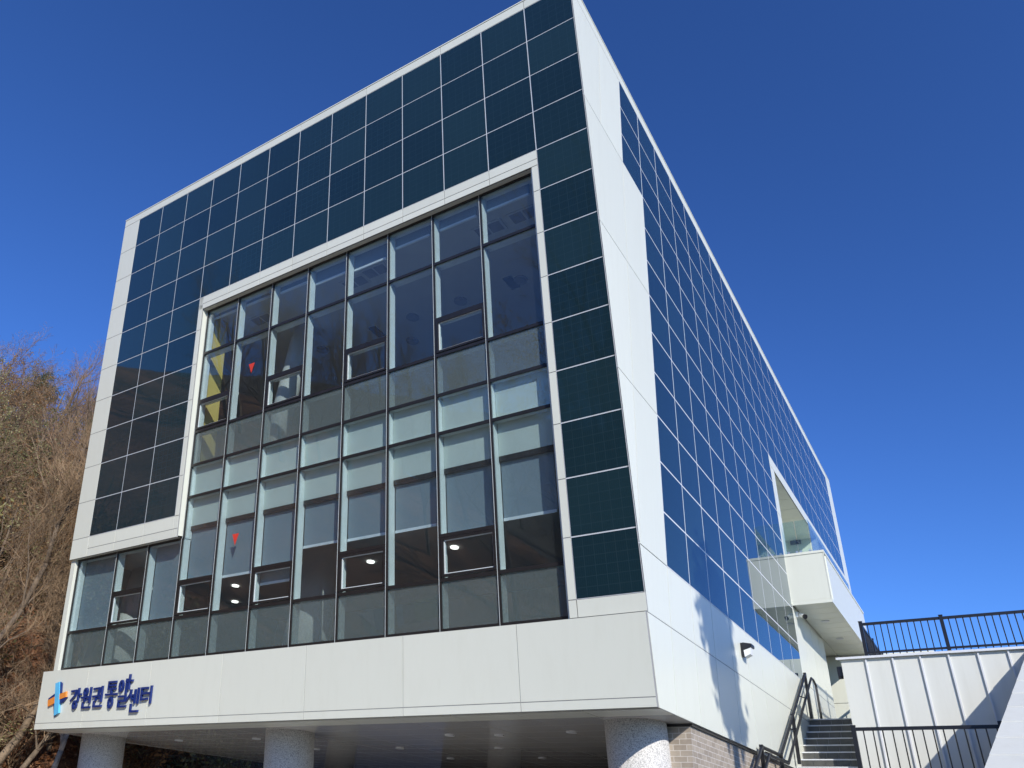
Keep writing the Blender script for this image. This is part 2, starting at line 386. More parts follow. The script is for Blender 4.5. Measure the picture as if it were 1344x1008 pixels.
for j in range(22):
    for k in range(12):
        if j == 0 and k > 2: continue
        if j >= 10 and k > 4: continue
        if (j, k) in near: continue
        ye = min(yc(j+1), 23.65)
        if j == 9: ye = 12.11 if k > 4 else yc(10)
        ys = yc(j)
        solar_s(rest, ys, ye, k)
o = rest.build('solar_panel', MW['solar'], bld); o['kind'] = 'stuff'; o['label'] = 'dark blue solar panels covering the long side wall'

# windows ----------------------------------------------------------------
DG = -.15                                     # glass plane offset
WX = [-9.84+1.0775*i for i in range(8)]+[-1.16]
LX = [-13.50, -12.02, -10.935, -9.84]
T = [3.735, 4.84, 6.71, 7.463, 8.154, 10.558, 11.33]
hw = .022
def transom(x0, x1, s, deep=.20, h=.026):
    m = MB(); fbox(m, x0+hw, x1-hw, s-h, s+h, DG-deep, DG-.012, 0); fbox(m, x0+.004, x1-.004, s-.028, s+.028, DG+.006, DG+.026, 1)
    m.build('transom', [MW['mullion'], MW['dark']], bld)
def mull(x, s0, s1, deep=.15):
    m = MB(); fbox(m, x-hw, x+hw, s0, s1, DG-deep, DG-.012, 0); fbox(m, x-.024, x+.018, s0, s1, DG+.006, DG+.028, 1)
    fbox(m, x-.024, x-.018, s0+.001, s1-.001, DG+.029, DG+.032, 0)
    m.build('mullion', [MW['mullion'], MW['dark']], bld)
def pane(x0, x1, s0, s1, m_='glass'):
    m = MB(); fbox(m, x0, x1, s0, s1, DG-.006, DG+.003)
    return m.build('window', MW[m_], bld)
def awning(x0, x1, s0, s1):
    w = pane(x0+.02, x1-.02, s0+.02, s1-.02)
    m = MB()
    for (a, b, c, d) in ((x0+.03, x1-.03, s0+.035, s0+.075), (x0+.03, x1-.03, s1-.085, s1-.045), (x0+.03, x0+.075, s0+.075, s1-.085), (x1-.075, x1-.03, s0+.075, s1-.085)):
        fbox(m, a, b, c, d, DG-.04, DG+.034, 0)
    for (a, b, c, d) in ((x0+.075, x1-.075, s0+.075, s0+.090), (x0+.075, x1-.075, s1-.10, s1-.085), (x0+.075, x0+.090, s0+.090, s1-.10), (x1-.090, x1-.075, s0+.090, s1-.10)):
        fbox(m, a, b, c, d, DG-.03, DG+.012, 1)
    m.build('frame', [MW['dark'], MW['mullion']], w)
    return w
for i, x in enumerate(WX):
    if 0 < i < 8: mull(x, T[0], T[6])
mull(WX[0]+.02, T[0], 9.0); mull(WX[8]-.02, T[0], T[6]); mull(LX[3], 9.0, T[6]); mull(LX[1], 8.98, T[6]); mull(LX[2], 8.98, T[6]); mull(LX[0]+.02, 8.98, T[6])
for i in range(8):
    x0, x1 = WX[i], WX[i+1]
    for s in (T[1], T[2], T[3], T[4], T[5]): transom(x0, x1, s, .28 if s in (T[3],) else .20)
    transom(x0, x1, T[0]+.02); transom(x0, x1, T[6]-.02, .28)
    pane(x0, x1, T[0], T[1])
    up = pane
    if i in (0, 2, 4, 6):
        sa = 6.0; pane(x0, x1, T[1], sa); transom(x0, x1, sa); awning(x0, x1, sa, T[2])
    else:
        w = pane(x0, x1, T[1], T[2])
        if i == 1:
            q = MB(); q.prism([FP(x0+.48, 5.52, DG+.004), FP(x0+.66, 5.52, DG+.004), FP(x0+.57, 5.74, DG+.004)], (0, -.004, -.001)); q.build('sticker', MW['red'], w)
    pane(x0, x1, T[2], T[3], 'frost'); pane(x0, x1, T[3], T[4])
    if i in (0, 2, 4, 6):
        sa = 9.87; w = pane(x0, x1, T[4], sa); transom(x0, x1, sa); awning(x0, x1, sa, T[5])
    else:
        w = pane(x0, x1, T[4], T[5])
        if i == 1:
            q = MB(); q.prism([FP(x0+.42, 9.13, DG+.004), FP(x0+.60, 9.13, DG+.004), FP(x0+.51, 9.35, DG+.004)], (0, -.004, -.001)); q.build('sticker', MW['red'], w)
    pane(x0, x1, T[5], T[6], 'frost')
    # opaque panels and blinds behind the glass
    m = MB(); fbox(m, x0+.03, x1-.03, T[3]+.03, T[4]-.03, DG-.13, DG-.10); fbox(m, x0+.03, x1-.03, T[4]+.03, 8.74, DG-.15, DG-.12); m.build('spandrel_panel', MW['spandrel'], bld)
    m = MB(); fbox(m, x0+.03, x1-.03, 8.741, 8.83, DG-.20, DG-.11); m.build('blind_box', MW['dark'], bld)
    sb = [9.85, 9.86, 10.12, 9.58, 9.60, 9.61, 9.86, 9.73][i]
    def blind(x0, x1, s0, s1, short=.16, dd=-.165):
        m = MB(); fbox(m, x0+.03, x1-short, s0, s1, DG+dd-.008, DG+dd, 0); bl = m.build('roller_blind', MW['blind'], bld)
        m = MB(); fbox(m, x0+.03, x1-short-.02, s1, s1+.045, DG+dd-.02, DG+dd+.012, 0); m.build('bottom_bar', MW['blindbar'], bl)
    blind(x0, x1, 8.83, sb)
    blind(x0, x1, T[0]+.03, [3.86, 3.86, 3.90, 4.05, 4.10, 3.98, 3.98, 3.98][i], .2)
for i in range(3):
    x0, x1 = LX[i], LX[i+1]
    transom(x0, x1, 9.0); transom(x0, x1, T[5]); transom(x0, x1, T[6]-.02, .28)
    if i == 1:
        pane(x0, x1, 8.99, 9.87); transom(x0, x1, 9.87); awning(x0, x1, 9.87, T[5])
    else:
        pane(x0, x1, 8.99, T[5]); blind(x0, x1, 9.0, 10.50, .05)
    pane(x0, x1, T[5], T[6], 'frost')
# interior ----------------------------------------------------------------
mb = MB()
mb.box(XL+.3, T0[0], yl(-7.75)+.52, 14, -8.05, -7.35); mb.box(XL+.3, T0[0], yl(-12.0)+.1, 14, -12.15, -11.9)
mb.build('floor_slab', MW['floor_in'], bld)
mb = MB(); mb.box(XL+.3, T0[0], .98, 13.9, -3.55, -3.45); ceil_u = mb.build('ceiling', MW['ceiling'], bld)
mb = MB(); mb.box(XL+.3, T0[0], 2.35, 13.9, -8.66, -8.58); mb.box(XL+.3, T0[0], 2.30, 2.35, -8.66, -8.06); ceil_l = mb.build('ceiling', MW['ceiling'], bld)
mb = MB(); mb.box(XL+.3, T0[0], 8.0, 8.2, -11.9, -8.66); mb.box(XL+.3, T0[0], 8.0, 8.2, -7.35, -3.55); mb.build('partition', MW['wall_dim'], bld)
mb = MB(); mb.prism([(-10.2, yl(-7.35)+.40, -7.35), (-10.2, yl(-7.35)+.75, -7.35), (-10.2, yl(-3.55)+.75, -3.55), (-10.2, yl(-3.55)+.40, -3.55)], (.30, 0, 0)); mb.build('yellow_partition', MW['yellow'], bld)
for x, y, zz0, zz1, r in ((-13.0, 3.55, -11.9, -8.66, .43), (-7.55, 3.75, -11.9, -8.66, .43), (-8.35, 2.52, -7.35, -3.55, .24), (-.9, 3.75, -11.9, -8.66, .43)):
    mb = MB(); mb.cyl((x, y, zz0), (x, y, zz1), r, r, 28); mb.build('inner_column', MW['wall_in'], bld, True)
for x, y in ((-5.47, 1.72), (-6.12, 1.80), (-1.85, 1.79), (-2.65, 1.80), (-9.0, 1.80)):
    m = MB(); m.box(x-.33, x+.33, y-.16, y+.16, -3.57, -3.55); d = m.build('ceiling_diffuser', MW['ceiling'], ceil_u)
    m = MB()
    for c in (x-.15, x+.15):
        for q in (.13, .09, .05): m.box(c-q, c+q, y-q*.95, y+q*.95, -3.574-(.13-q)*.1, -3.571-(.13-q)*.1)
    m.build('grille', MW['grille'], d)
for x, y in ((-2.87, 3.39), (-5.75, 3.37), (-6.33, 4.12), (-4.42, 3.39), (-8.6, 3.4)):
    m = MB(); m.cyl((x, y, -3.575), (x, y, -3.549), .15, .15, 20); m.cyl((x, y, -3.59), (x, y, -3.574), .09, .09, 16); m.build('downlight', MW['grille'], ceil_u, False)
for x, y in ((-3.09, 3.38), (-6.87, 3.43)):
    m = MB(); m.box(x-.1, x+.1, y-.2, y+.2, -3.575, -3.549); m.build('speaker_grille', MW['dark'], ceil_u)
for x, y in ((-11.75, 5.04), (-12.94, 6.06), (-7.3, 4.93), (-5.05, 4.9)):
    m = MB(); m.cyl((x, y, -8.69), (x, y, -8.659), .085, .085, 18); m.build('downlight', MW['lit'], ceil_l)

# underside, columns, brick ----------------------------------------------
mb = MB()
sx = [-13.80]+[-13.8+1.06*i for i in range(1, 13)]+[-.004]
sy = [yl(ZB)+.06, 3.18]+[3.18+.62*i for i in range(1, 36)]
for a, b in zip(sx, sx[1:]):
    for c, d in zip(sy, sy[1:]): mb.box(a+.006, b-.006, c+.006, d-.006, ZB+.002, ZB+.02, 1 if c < 3 else 0)
mb.build('soffit', [MW['soffit'], MW['white']], bld)
mb = MB(); mb.box(-13.8, -.03, yl(ZB)+.05, 24.7, ZB+.022, ZB+.06); mb.build('soffit_backing', MW['joint'], bld)
for x, y in ((-4.51, 4.55), (-6.87, 6.17), (-3.58, 4.66), (-2.15, 4.49), (-4.6, 6.3), (-9.2, 4.5), (-9.2, 6.2), (-11.6, 4.5), (-6.9, 8.0), (-4.6, 8.0)):
    m = MB(); m.cyl((x, y, ZB-.012), (x, y, ZB+.002), .085, .085, 18); m.build('downlight', MW['alu'], bld)
for x in (-.78, -7.48, -13.12):
    for y in (3.74, 11.2, 18.6):
        ln = 2.95*TA if y < 4 else 0
        mb = MB(); tp = .13 if y < 4 else .001; mb.cyl((x, y+ln, -Z0), (x, y-tp*TA*(y < 4), ZB+tp), .43, .43, 48); mb.build('column', MW['granite'], bld, True)
mb = MB(); mb.box(-1.25, -.06, 3.95, 12.5, -Z0, ZB-.03); mb.build('brick_wall', MW['brick'], bld)
mb = MB(); mb.box(-1.27, -.03, 3.93, 12.5, ZB-.03, ZB+.001); mb.build('drip_trim', MW['dark'], bld)
mb = MB(); mb.box(-11.5, -1.25, 14.0, 14.1, -Z0, ZB)
mb.build('lobby_glazing', MW['dark'], bld)

# balcony and covered deck ----------------------------------------------------
mb = MB()
BX, BY0, BY1 = .94, 12.135, 18.18
mb.box(-.25, BX-.03, BY0+.02, BY1-.02, -8.40, -8.22)
for i in range(12):                                              # soffit boards
    y = BY0+.03+i*.5; mb.box(.03, BX-.03, y+.006, min(y+.5, BY1)-.006, -8.43, -8.402)
mb.box(.0, BX, BY0, BY0+.02, -8.45, -8.36); mb.box(BX-.02, BX, BY0+.02, BY1, -8.45, -8.36)
mb.box(.0, BX-.022, BY0+.006, BY0+.25, -8.355, -7.22); mb.box(BX-.25, BX-.006, BY0+.25, BY1, -8.355, -7.22); mb.box(.0, BX-.03, BY0+.012, BY0+.24, -8.37, -8.35)
mb.box(BX-.02, BX, BY0, BY0+.02, -8.36, -7.22)
mb.box(.0, BX+.01, BY0-.01, BY0+.27, -7.22, -7.16); mb.box(BX-.27, BX+.01, BY0+.27, BY1, -7.22, -7.16)
balc = mb.build('balcony', MW['white'], bld)
m = MB(); m.box(.05, .33, BY0+.10, BY0+.115, -7.15, -6.28); m.box(.36, .66, BY0+.10, BY0+.115, -7.15, -6.28); m.build('glass_panel', MW['railglass'], balc)
for i in range(5):
    m = MB(); y = BY0+.13+i*1.18; m.box(.67, .685, y, y+1.15, -7.15, -6.28); m.build('glass_panel', MW['railglass'], balc)
m = MB()
for x in (.10, .30, .40, .62): m.box(x-.025, x+.025, BY0+.08, BY0+.135, -7.16, -7.08)
m.build('clamp', MW['silver'], balc)
for y in (13.88, 15.85):
    m = MB(); m.cyl((.44, y, -8.445), (.44, y, -8.43), .1, .1, 20); m.cyl((.44, y, -8.452), (.44, y, -8.444), .07, .07, 16); m.build('downlight', MW['alu'], balc)
mb = MB()
for i in range(8): mb.box(-2.6, -.03, 12.3+i*.78+.006, 12.3+(i+1)*.78-.006, -4.62, -4.58)
mb.box(-2.7, -2.6, 12.1, 18.3, -8.3, -4.6); mb.box(-2.7, 0.0, 18.2, 18.3, -8.3, -4.62); mb.box(-2.7, -.3, 12.0, 12.1, -8.3, -4.6)
mb.box(-2.7, 0, 12.1, 18.2, -8.42, -8.30)
mb.build('deck_lining', MW['white'], bld)
m = MB(); m.box(-.86, -.52, 18.14, 18.2, -4.75, -4.42-.2); m.build('deck_light', MW['black'], bld)
# wall closing the passage at the top of the stairs
mb = MB()
for a, b in zip([-3.0, -1.0, 0.2, 1.4], [-1.0, 0.2, 1.4, 2.6]):
    for c, d in ((-11.03, -9.75), (-9.75, -8.43)): mb.box(a+G, b-G, 18.0, 18.1, c+G, d-G)
mb.build('passage_wall', MW['white'], bld)

# ---------------------------------------------------------------- sign
sign = thing('wall_sign', 'raised navy Korean lettering with blue and orange ribbon cross emblem on the white fascia', 'sign')
def fpoly(mb, pts, d0, d1, mi=0):
    n = len(pts); b = len(mb.v); mb.v += [FP(x, s, d0) for x, s in pts]+[FP(x, s, d1) for x, s in pts]
    mb.f.append(tuple(b+i for i in range(n))); mb.m.append(mi); mb.f.append(tuple(b+n+i for i in range(n))); mb.m.append(mi)
    for i in range(n):
        j = (i+1) % n; mb.f.append((b+i, b+j, b+n+j, b+n+i)); mb.m.append(mi)
emb = MB()
fpoly(emb, [(-13.07, 11.566), (-13.0, 11.599), (-12.97, 11.782), (-13.03, 11.795)], .06, .085, 0)
fpoly(emb, [(-13.19, 11.985), (-13.10, 11.977), (-13.05, 12.206), (-13.10, 12.235)], .06, .085, 0)
fpoly(emb, [(-13.41, 11.875), (-13.19, 11.785), (-13.17, 11.850), (-13.41, 11.915)], .06, .085, 0)
fpoly(emb, [(-13.0, 11.905), (-12.73, 11.875), (-12.83, 11.960), (-12.98, 12.0)], .06, .085, 0)
fpoly(emb, [(-13.41, 11.909), (-13.17, 11.844), (-13.14, 11.975), (-13.38, 12.032)], .06, .092, 1)
fpoly(emb, [(-13.02, 11.807), (-12.79, 11.765), (-12.77, 11.870), (-13.0, 11.914)], .06, .092, 1)
fpoly(emb, [(-13.21, 11.59), (-13.07, 11.566), (-12.93, 12.167), (-13.08, 12.215)], .06, .10, 2)
emb.build('emblem', [MW['navy'], MW['orange'], MW['skyblue']], sign)
def stroke(mb, pts, w):
    for (x0, s0), (x1, s1) in zip(pts, pts[1:]):
        d = Vector((x1-x0, s1-s0)); L = d.length
        if L < 1e-5: continue
        d /= L; nrm = Vector((-d.y, d.x))*w/2; e = d*w*.42
        a = Vector((x0, s0))-e; b = Vector((x1, s1))+e
        fpoly(mb, [tuple(a+nrm), tuple(b+nrm), tuple(b-nrm), tuple(a-nrm)], .06, .095+random.uniform(0, .002))
def ring(cx, cy, r, n=12): return [(cx+r*cos(2*pi*i/n), cy+r*sin(2*pi*i/n)) for i in range(n+1)]
WO = [[(.05, .47), (.66, .45)], [(.36, .47), (.34, .64)], [(.86, .02), (.86, .72)], [(.64, .58), (.86, .57)], [(.20, .72), (.20, .95), (.92, .95)]]
GL = {
 'gang': ((-12.60, -12.26, 11.725, 12.11), [[(.05, .12), (.52, .10), (.42, .35), (.06, .58)], [(.76, .02), (.76, .60)], [(.76, .30), (1.0, .30)], ring(.5, .80, .17)]),
 'won': ((-12.22, -11.88, 11.725, 12.11), [ring(.37, .20, .15)]+WO),
 'gwon': ((-11.84, -11.50, 11.72, 12.10), [[(.08, .10), (.62, .08), (.54, .36)]]+WO),
 'tong': ((-11.40, -11.06, 11.63, 12.13), [[(.82, .05), (.18, .05), (.18, .30), (.84, .30)], [(.18, .175), (.8, .175)], [(.5, .32), (.5, .48)], [(.0, .50), (1.0, .50)], ring(.5, .80, .17)]),
 'il': ((-11.02, -10.72, 11.63, 12.13), [ring(.30, .23, .18), [(.84, .0), (.84, .50)], [(.15, .60), (.86, .60), (.86, .77), (.2, .77), (.2, .96), (.95, .96)]]),
 'sen': ((-10.72, -10.34, 11.81, 12.22), [[(.32, .06), (.28, .24), (.0, .50)], [(.28, .24), (.50, .46)], [(.48, .28), (.68, .28)], [(.68, .06), (.68, .60)], [(.93, .0), (.93, .62)], [(.42, .68), (.42, .97), (1.0, .97)]]),
 'teo': ((-10.28, -9.96, 11.79, 12.06), [[(.58, .08), (.04, .08), (.04, .82), (.6, .78)], [(.06, .44), (.55, .42)], [(.58, .42), (.92, .42)], [(.93, .0), (.93, 1.05)]]),
 'plus': ((-10.78, -10.60, 11.555, 11.80), [[(.0, .42), (1.0, .42)], [(.5, .0), (.5, 1.0)]]),
}
for k, ((x0, x1, s0, s1), st) in GL.items():
    m = MB()
    for p in st: stroke(m, [(x0+u*(x1-x0), s0+v*(s1-s0)) for u, v in p], .038)
    m.build('letter', MW['navy'], sign)

# ---------------------------------------------------------------- wall lamp, camera
lamp = thing('wall_lamp', 'small black floodlight with clear lens on the white side wall', 'lamp')
m = MB(); m.box(.003, .05, 6.82, 6.98, -10.72, -10.50); m.prism([(.05, 6.80, -10.50), (.20, 6.80, -10.53), (.20, 6.80, -10.58), (.05, 6.80, -10.62)], (0, .2, 0)); m.build('housing', MW['black'], lamp)
m = MB(); m.prism([(.05, 6.82, -10.63), (.18, 6.82, -10.59), (.16, 6.82, -10.70), (.06, 6.82, -10.74)], (0, .16, 0)); m.build('lens', MW['lampglass'], lamp)
cctv = thing('security_camera', 'tiny round security camera fixed under the balcony corner', 'camera')
m = MB(); m.box(.003, .06, 12.40, 12.50, -8.66, -8.54); m.cyl((.10, 12.45, -8.60), (.22, 12.36, -8.68), .055, .055, 12); m.build('body', MW['lampglass'], cctv)
m = MB(); m.cyl((.20, 12.375, -8.667), (.235, 12.35, -8.69), .058, .058, 12); m.cyl((.03, 12.45, -8.6), (.10, 12.45, -8.6), .03, .03, 8); m.build('lens', MW['black'], cctv)

# ---------------------------------------------------------------- stairs
st = thing('staircase', 'outdoor stairs with dark tiled risers and pale metal nosings beside the white wall', 'stairs')
SXR = 1.16
def flight(z, y, n):
    for i in range(n):
        m = MB(); zt = z-.1576*i; yt = y-.2452*i
        m.box(.004, SXR, yt, yt+.30, zt-.1576, zt-.012, 0)
        if i == 0: pass
        for q in range(5):                                # riser tiles
            xa = .02+q*.228; m.box(xa+.003, min(xa+.225, SXR-.004), yt-.008, yt-.001, zt-.150, zt-.026, 1)
        o = m.build('step', [MW['concrete'], MW['steptile']], st)
        m = MB(); m.box(.004, SXR, yt-.016, yt+.05, zt-.022, zt); m.build('nosing', MW['alu'], o)
flight(-11.03, 11.94, 13); flight(-13.08, 7.1, 13)
m = MB(); m.box(.004, 3.0, 11.99, 18.0, -11.3, -11.034); m.box(.004, SXR, 7.15, 9.0, -13.3, -13.084); m.build('landing', MW['concrete'], st)
m = MB()
m.prism([(.004, 12.2, -11.3), (.004, 12.2, -Z0), (.004, 4.0, -Z0), (.004, 7.1, -13.3), (.004, 9.0, -13.3)], (SXR-.006, 0, 0)); m.build('base', MW['concrete'], st)
# handrail
hr = thing('handrail', 'black metal double handrail climbing the stairs along the white wall', 'handrail')
XR = .09
m = MB()
A0 = (XR, 8.405, -12.126); A1 = (XR, 11.85, -10.105)
m.tube([(XR, 3.9, -14.2), (XR, 7.10, -12.13), A0, A1], .032)
m.build('top_rail', MW['black'], hr)
m = MB(); o_ = .11
m.tube([(XR+o_, 4.0, -14.28), (XR+o_, 7.1, -12.25), (XR+o_, 8.44, -12.25), (XR+o_, 11.95, -10.17), (XR+o_, 12.2, -10.17), (XR+o_, 12.42, -10.26), (XR+o_, 12.43, -10.96)], .026)
m.build('grip_rail', MW['black'], hr)
def zt_(y): return -12.126+.5866*(y-8.405)
for y, zb in ((4.0, -15.15), (5.6, -14.1), (7.08, -13.08), (8.42, -13.08), (9.90, -12.12), (11.87, -11.03)):
    top = zt_(y) if y > 8.4 else (-12.13 if y > 7 else -12.13-(7.1-y)*.647)
    m = MB(); m.box(XR-.03, XR+.03, y-.03, y+.03, zb, top+.03); m.build('post', MW['black'], hr)
for y in (8.42, 9.5, 10.9, 7.3):
    z = zt_(y) if y > 8.4 else -12.126
    m = MB(); m.tube([(XR, y, z-.06), (XR+o_, y, z-.10)], .012, 6); m.build('bracket', MW['black'], hr)

# ---------------------------------------------------------------- retaining wall with standing seams
rw = thing('retaining_wall', 'white standing seam metal wall beside the stairs with diagonal shadow', 'wall')
YW = 10.0; ZC = -10.20
m = MB(); m.box(1.17, 14, YW, YW+.3, -Z0, ZC); m.box(1.17, 1.45, YW+.3, 18, -Z0, ZC); m.build('wall_panel', MW['white2'], rw)
sm = None
for k in range(26):
    x = 1.64+.487*k
    m = MB(); m.box(x-.014, x+.014, YW-.035, YW-.0, -Z0, ZC-.0); m.build('seam', MW['alu'], rw)
m = MB(); m.prism([(1.09, YW-.07, ZC+.012), (1.09, YW-.07, ZC-.03), (1.09, YW-.05, ZC-.03), (1.09, YW-.05, ZC+.0), (1.09, YW+.4, ZC+.05), (1.09, YW+.4, ZC+.07)], (13, 0, 0)); m.build('coping', MW['alu'], rw)
wl2 = thing('wall_lamp', 'tiny black lamp on the end of the white seamed wall under its coping', 'lamp')
m = MB(); m.box(1.06, 1.165, YW+.05, YW+.17, -10.52, -10.34); m.build('housing', MW['black'], wl2)
m = MB(); m.cyl((1.10, YW+.11, -10.56), (1.10, YW+.11, -10.52), .05, .05, 12); m.build('lens', MW['black'], wl2)
m = MB()
tr = thing('upper_terrace', 'raised paved terrace behind the white seamed wall', 'terrace')
m.box(1.45, 40, YW+.3, 60, -12, ZC-.01); m.build('slab', MW['concrete'], tr)
# sloping clad roof slab coming down towards the viewer at the right edge
bw = thing('stair_canopy', 'sloping white lapped panel surface at the right edge in front of the seamed wall', 'canopy')
EP = Vector((4.4, 9.944, -10.228)); ED = Vector((.228, .853, .47))
def E_(t, dz=0): q = EP+ED*t; return Vector((q.x, q.y, q.z+dz))
m = MB(); tt = [.03-.575*i for i in range(0, 40)]; tt = [t for t in tt if t > -10.0]
for a, b in zip(tt, tt[1:]):
    p, q = E_(a-.006, -.002), E_(b+.006, .005); R = Vector((9, 0, 0)); dn = Vector((0, 0, -.034))
    m.hexa([q+dn, q+R+dn, p+R+dn, p+dn, q, q+R, p+R, p])
m.build('lapped_panels', MW['white2'], bw)
m = MB(); a, b = E_(tt[0], -.05), E_(tt[-1], -.05)
m.prism([a, b, Vector((b.x, b.y, -Z0)), Vector((a.x, a.y, -Z0))], (9, 0, 0)); m.build('base', MW['concrete'], bw)

# ---------------------------------------------------------------- railings
def railing(label, name, p0, p1, ztop, zlow, zbase, nb, posts, extra=0):
    r = thing(name, label, 'railing'); p0 = Vector(p0); p1 = Vector(p1); d = p1-p0; L = d.length; d /= L
    def P(t, z): q = p0+d*t; return (q.x, q.y, z)
    m = MB(); nrm = Vector((-d.y, d.x))*.022
    for z, h in ((ztop, .028), (zlow, .02)):
        a = P(0, z); b = P(L, z)
        m.hexa([(a[0]-nrm.x, a[1]-nrm.y, z-h), (b[0]-nrm.x, b[1]-nrm.y, z-h), (b[0]+nrm.x, b[1]+nrm.y, z-h), (a[0]+nrm.x, a[1]+nrm.y, z-h),
                (a[0]-nrm.x, a[1]-nrm.y, z+h), (b[0]-nrm.x, b[1]-nrm.y, z+h), (b[0]+nrm.x, b[1]+nrm.y, z+h), (a[0]+nrm.x, a[1]+nrm.y, z+h)])
    m.build('rail', MW['black'], r)
    for t in posts:
        m = MB(); x, y, _ = P(t, 0); m.box(x-.037, x+.037, y-.037, y+.037, zbase, ztop+.05); m.box(x-.043, x+.043, y-.043, y+.043, ztop+.05, ztop+.065); m.build('post', MW['black'], r)
    proto = None; k = 0; t = nb
    while t < L and k < 95:
        if min(abs(t-q) for q in posts) > .05:
            if proto is None:
                m = MB(); x, y, _ = P(t, 0); m.cyl((x, y, zlow-.05), (x, y, ztop), .012, .012, 6); proto = m.build('baluster', MW['black'], r); bt = t
            else:
                c = copy_obj(proto, r); v = d*(t-bt)*S; c.location = (v.x, v.y, 0)
            k += 1
        t += nb
    return r
railing('long black terrace railing above the white seamed wall against the sky', 'railing', (1.46, 12, 0), (12.96, 12, 0), -9.06, -9.69, ZC, 1.64/12, [1.64*i for i in range(8)])
railing('black railing end running back from the corner post beside the balcony', 'railing', (1.46, 12.06, 0), (1.46, 19, 0), -9.06, -9.69, ZC, .137, [1.64*i for i in range(1, 5)])
railing('low black railing in front of the white seamed wall', 'railing', (1.31, 9.0, 0), (3.75, 9.0, 0), -11.64, -12.45, -13.3, .16, [0])
m = MB(); m.box(3.58, 3.70, 8.94, 9.06, -11.72, -11.56); m.build('end_bracket', MW['black'], bpy.data.objects['railing.002'])
tb = thing('planter_block', 'low concrete kerb carrying the black railing below the seamed wall', 'kerb')
m = MB(); m.box(1.17, 3.75, 8.8, 9.2, -Z0, -13.25); m.build('block', MW['concrete'], tb)

# ---------------------------------------------------------------- ground and hill
def sstep(a, b, x):
    t = max(0, min(1, (x-a)/(b-a))); return t*t*(3-2*t)
from mathutils import noise as mn
def hill(x, y):
    n1 = mn.noise(Vector((x*.06, y*.06, 0)))*2.5; n2 = mn.noise(Vector((x*.25, y*.25, 5)))*.6
    a = max(0, -x-15.3-11*sstep(7, 22, y)+n1*.5)*.74; a = 23*(1-math.exp(-a/23)) if a > 0 else 0
    a = min(a*1.50, 31)
    b = max(0, -y-26+n1)*.42; b = min(b, 15)*(1-sstep(2, 30, x))
    h = max(a, b); k = min(1, h/2)
    return h+(n1*.7+n2)*k
g_ = MB(raw=True); g_.poly([(-900, -900, -.02), (900, -900, -.02), (900, 900, -.02), (-900, 900, -.02)]); tag(g_.build('ground', MW['asphalt']), 'dark asphalt ground around the building', None, None, 'structure')
pv = MB(); pv.box(-14.5, -.05, -9.5, 25.5, -Z0-.2, -Z0+.004); tag(pv.build('pavement', mat('light_stone_paving', (.46, .44, .40), .6, 0, .12, 1.5)), 'unseen pale stone paving added under the raised building to brighten its soffit', None, None, 'structure')  # out of view; added pale and carried forward to bounce light onto the soffit
hm = MB(); nx, ny = 130, 190
xs = [-14.6-(i/nx)**1.35*75 for i in range(nx+1)]; ys = [-30+i/ny*130 for i in range(ny+1)]
for j in range(ny+1):
    for i in range(nx+1):
        hm.v.append((xs[i], ys[j], -Z0-.05+hill(xs[i], ys[j])+(mn.noise(Vector((xs[i]*1.6, ys[j]*1.6, 3)))*.18 if i > 4 else 0)))
for j in range(ny):
    for i in range(nx):
        q = j*(nx+1)+i; hm.f.append((q, q+nx+1, q+nx+2, q+1)); hm.m.append(0)
tag(hm.build('hillside', MW['litter'], None, True), 'steep hillside covered with brown fallen leaves', None, None, 'structure')
hb = MB(); nx, ny = 70, 40
for j in range(ny+1):
    for i in range(nx+1):
        x = -90+i*1.8; y = -30-j*1.6; hb.v.append((x, y+.0, -Z0-.05+hill(x, y)))
for j in range(ny):
    for i in range(nx):
        q = j*(nx+1)+i; hb.f.append((q, q+1, q+nx+2, q+nx+1)); hb.m.append(0)
tag(hb.build('hills', mat('wooded_slope_floor', (.085, .075, .055), .9, 0, .5, .4), None, True), 'wooded hill rising across the car park', None, None, 'structure')

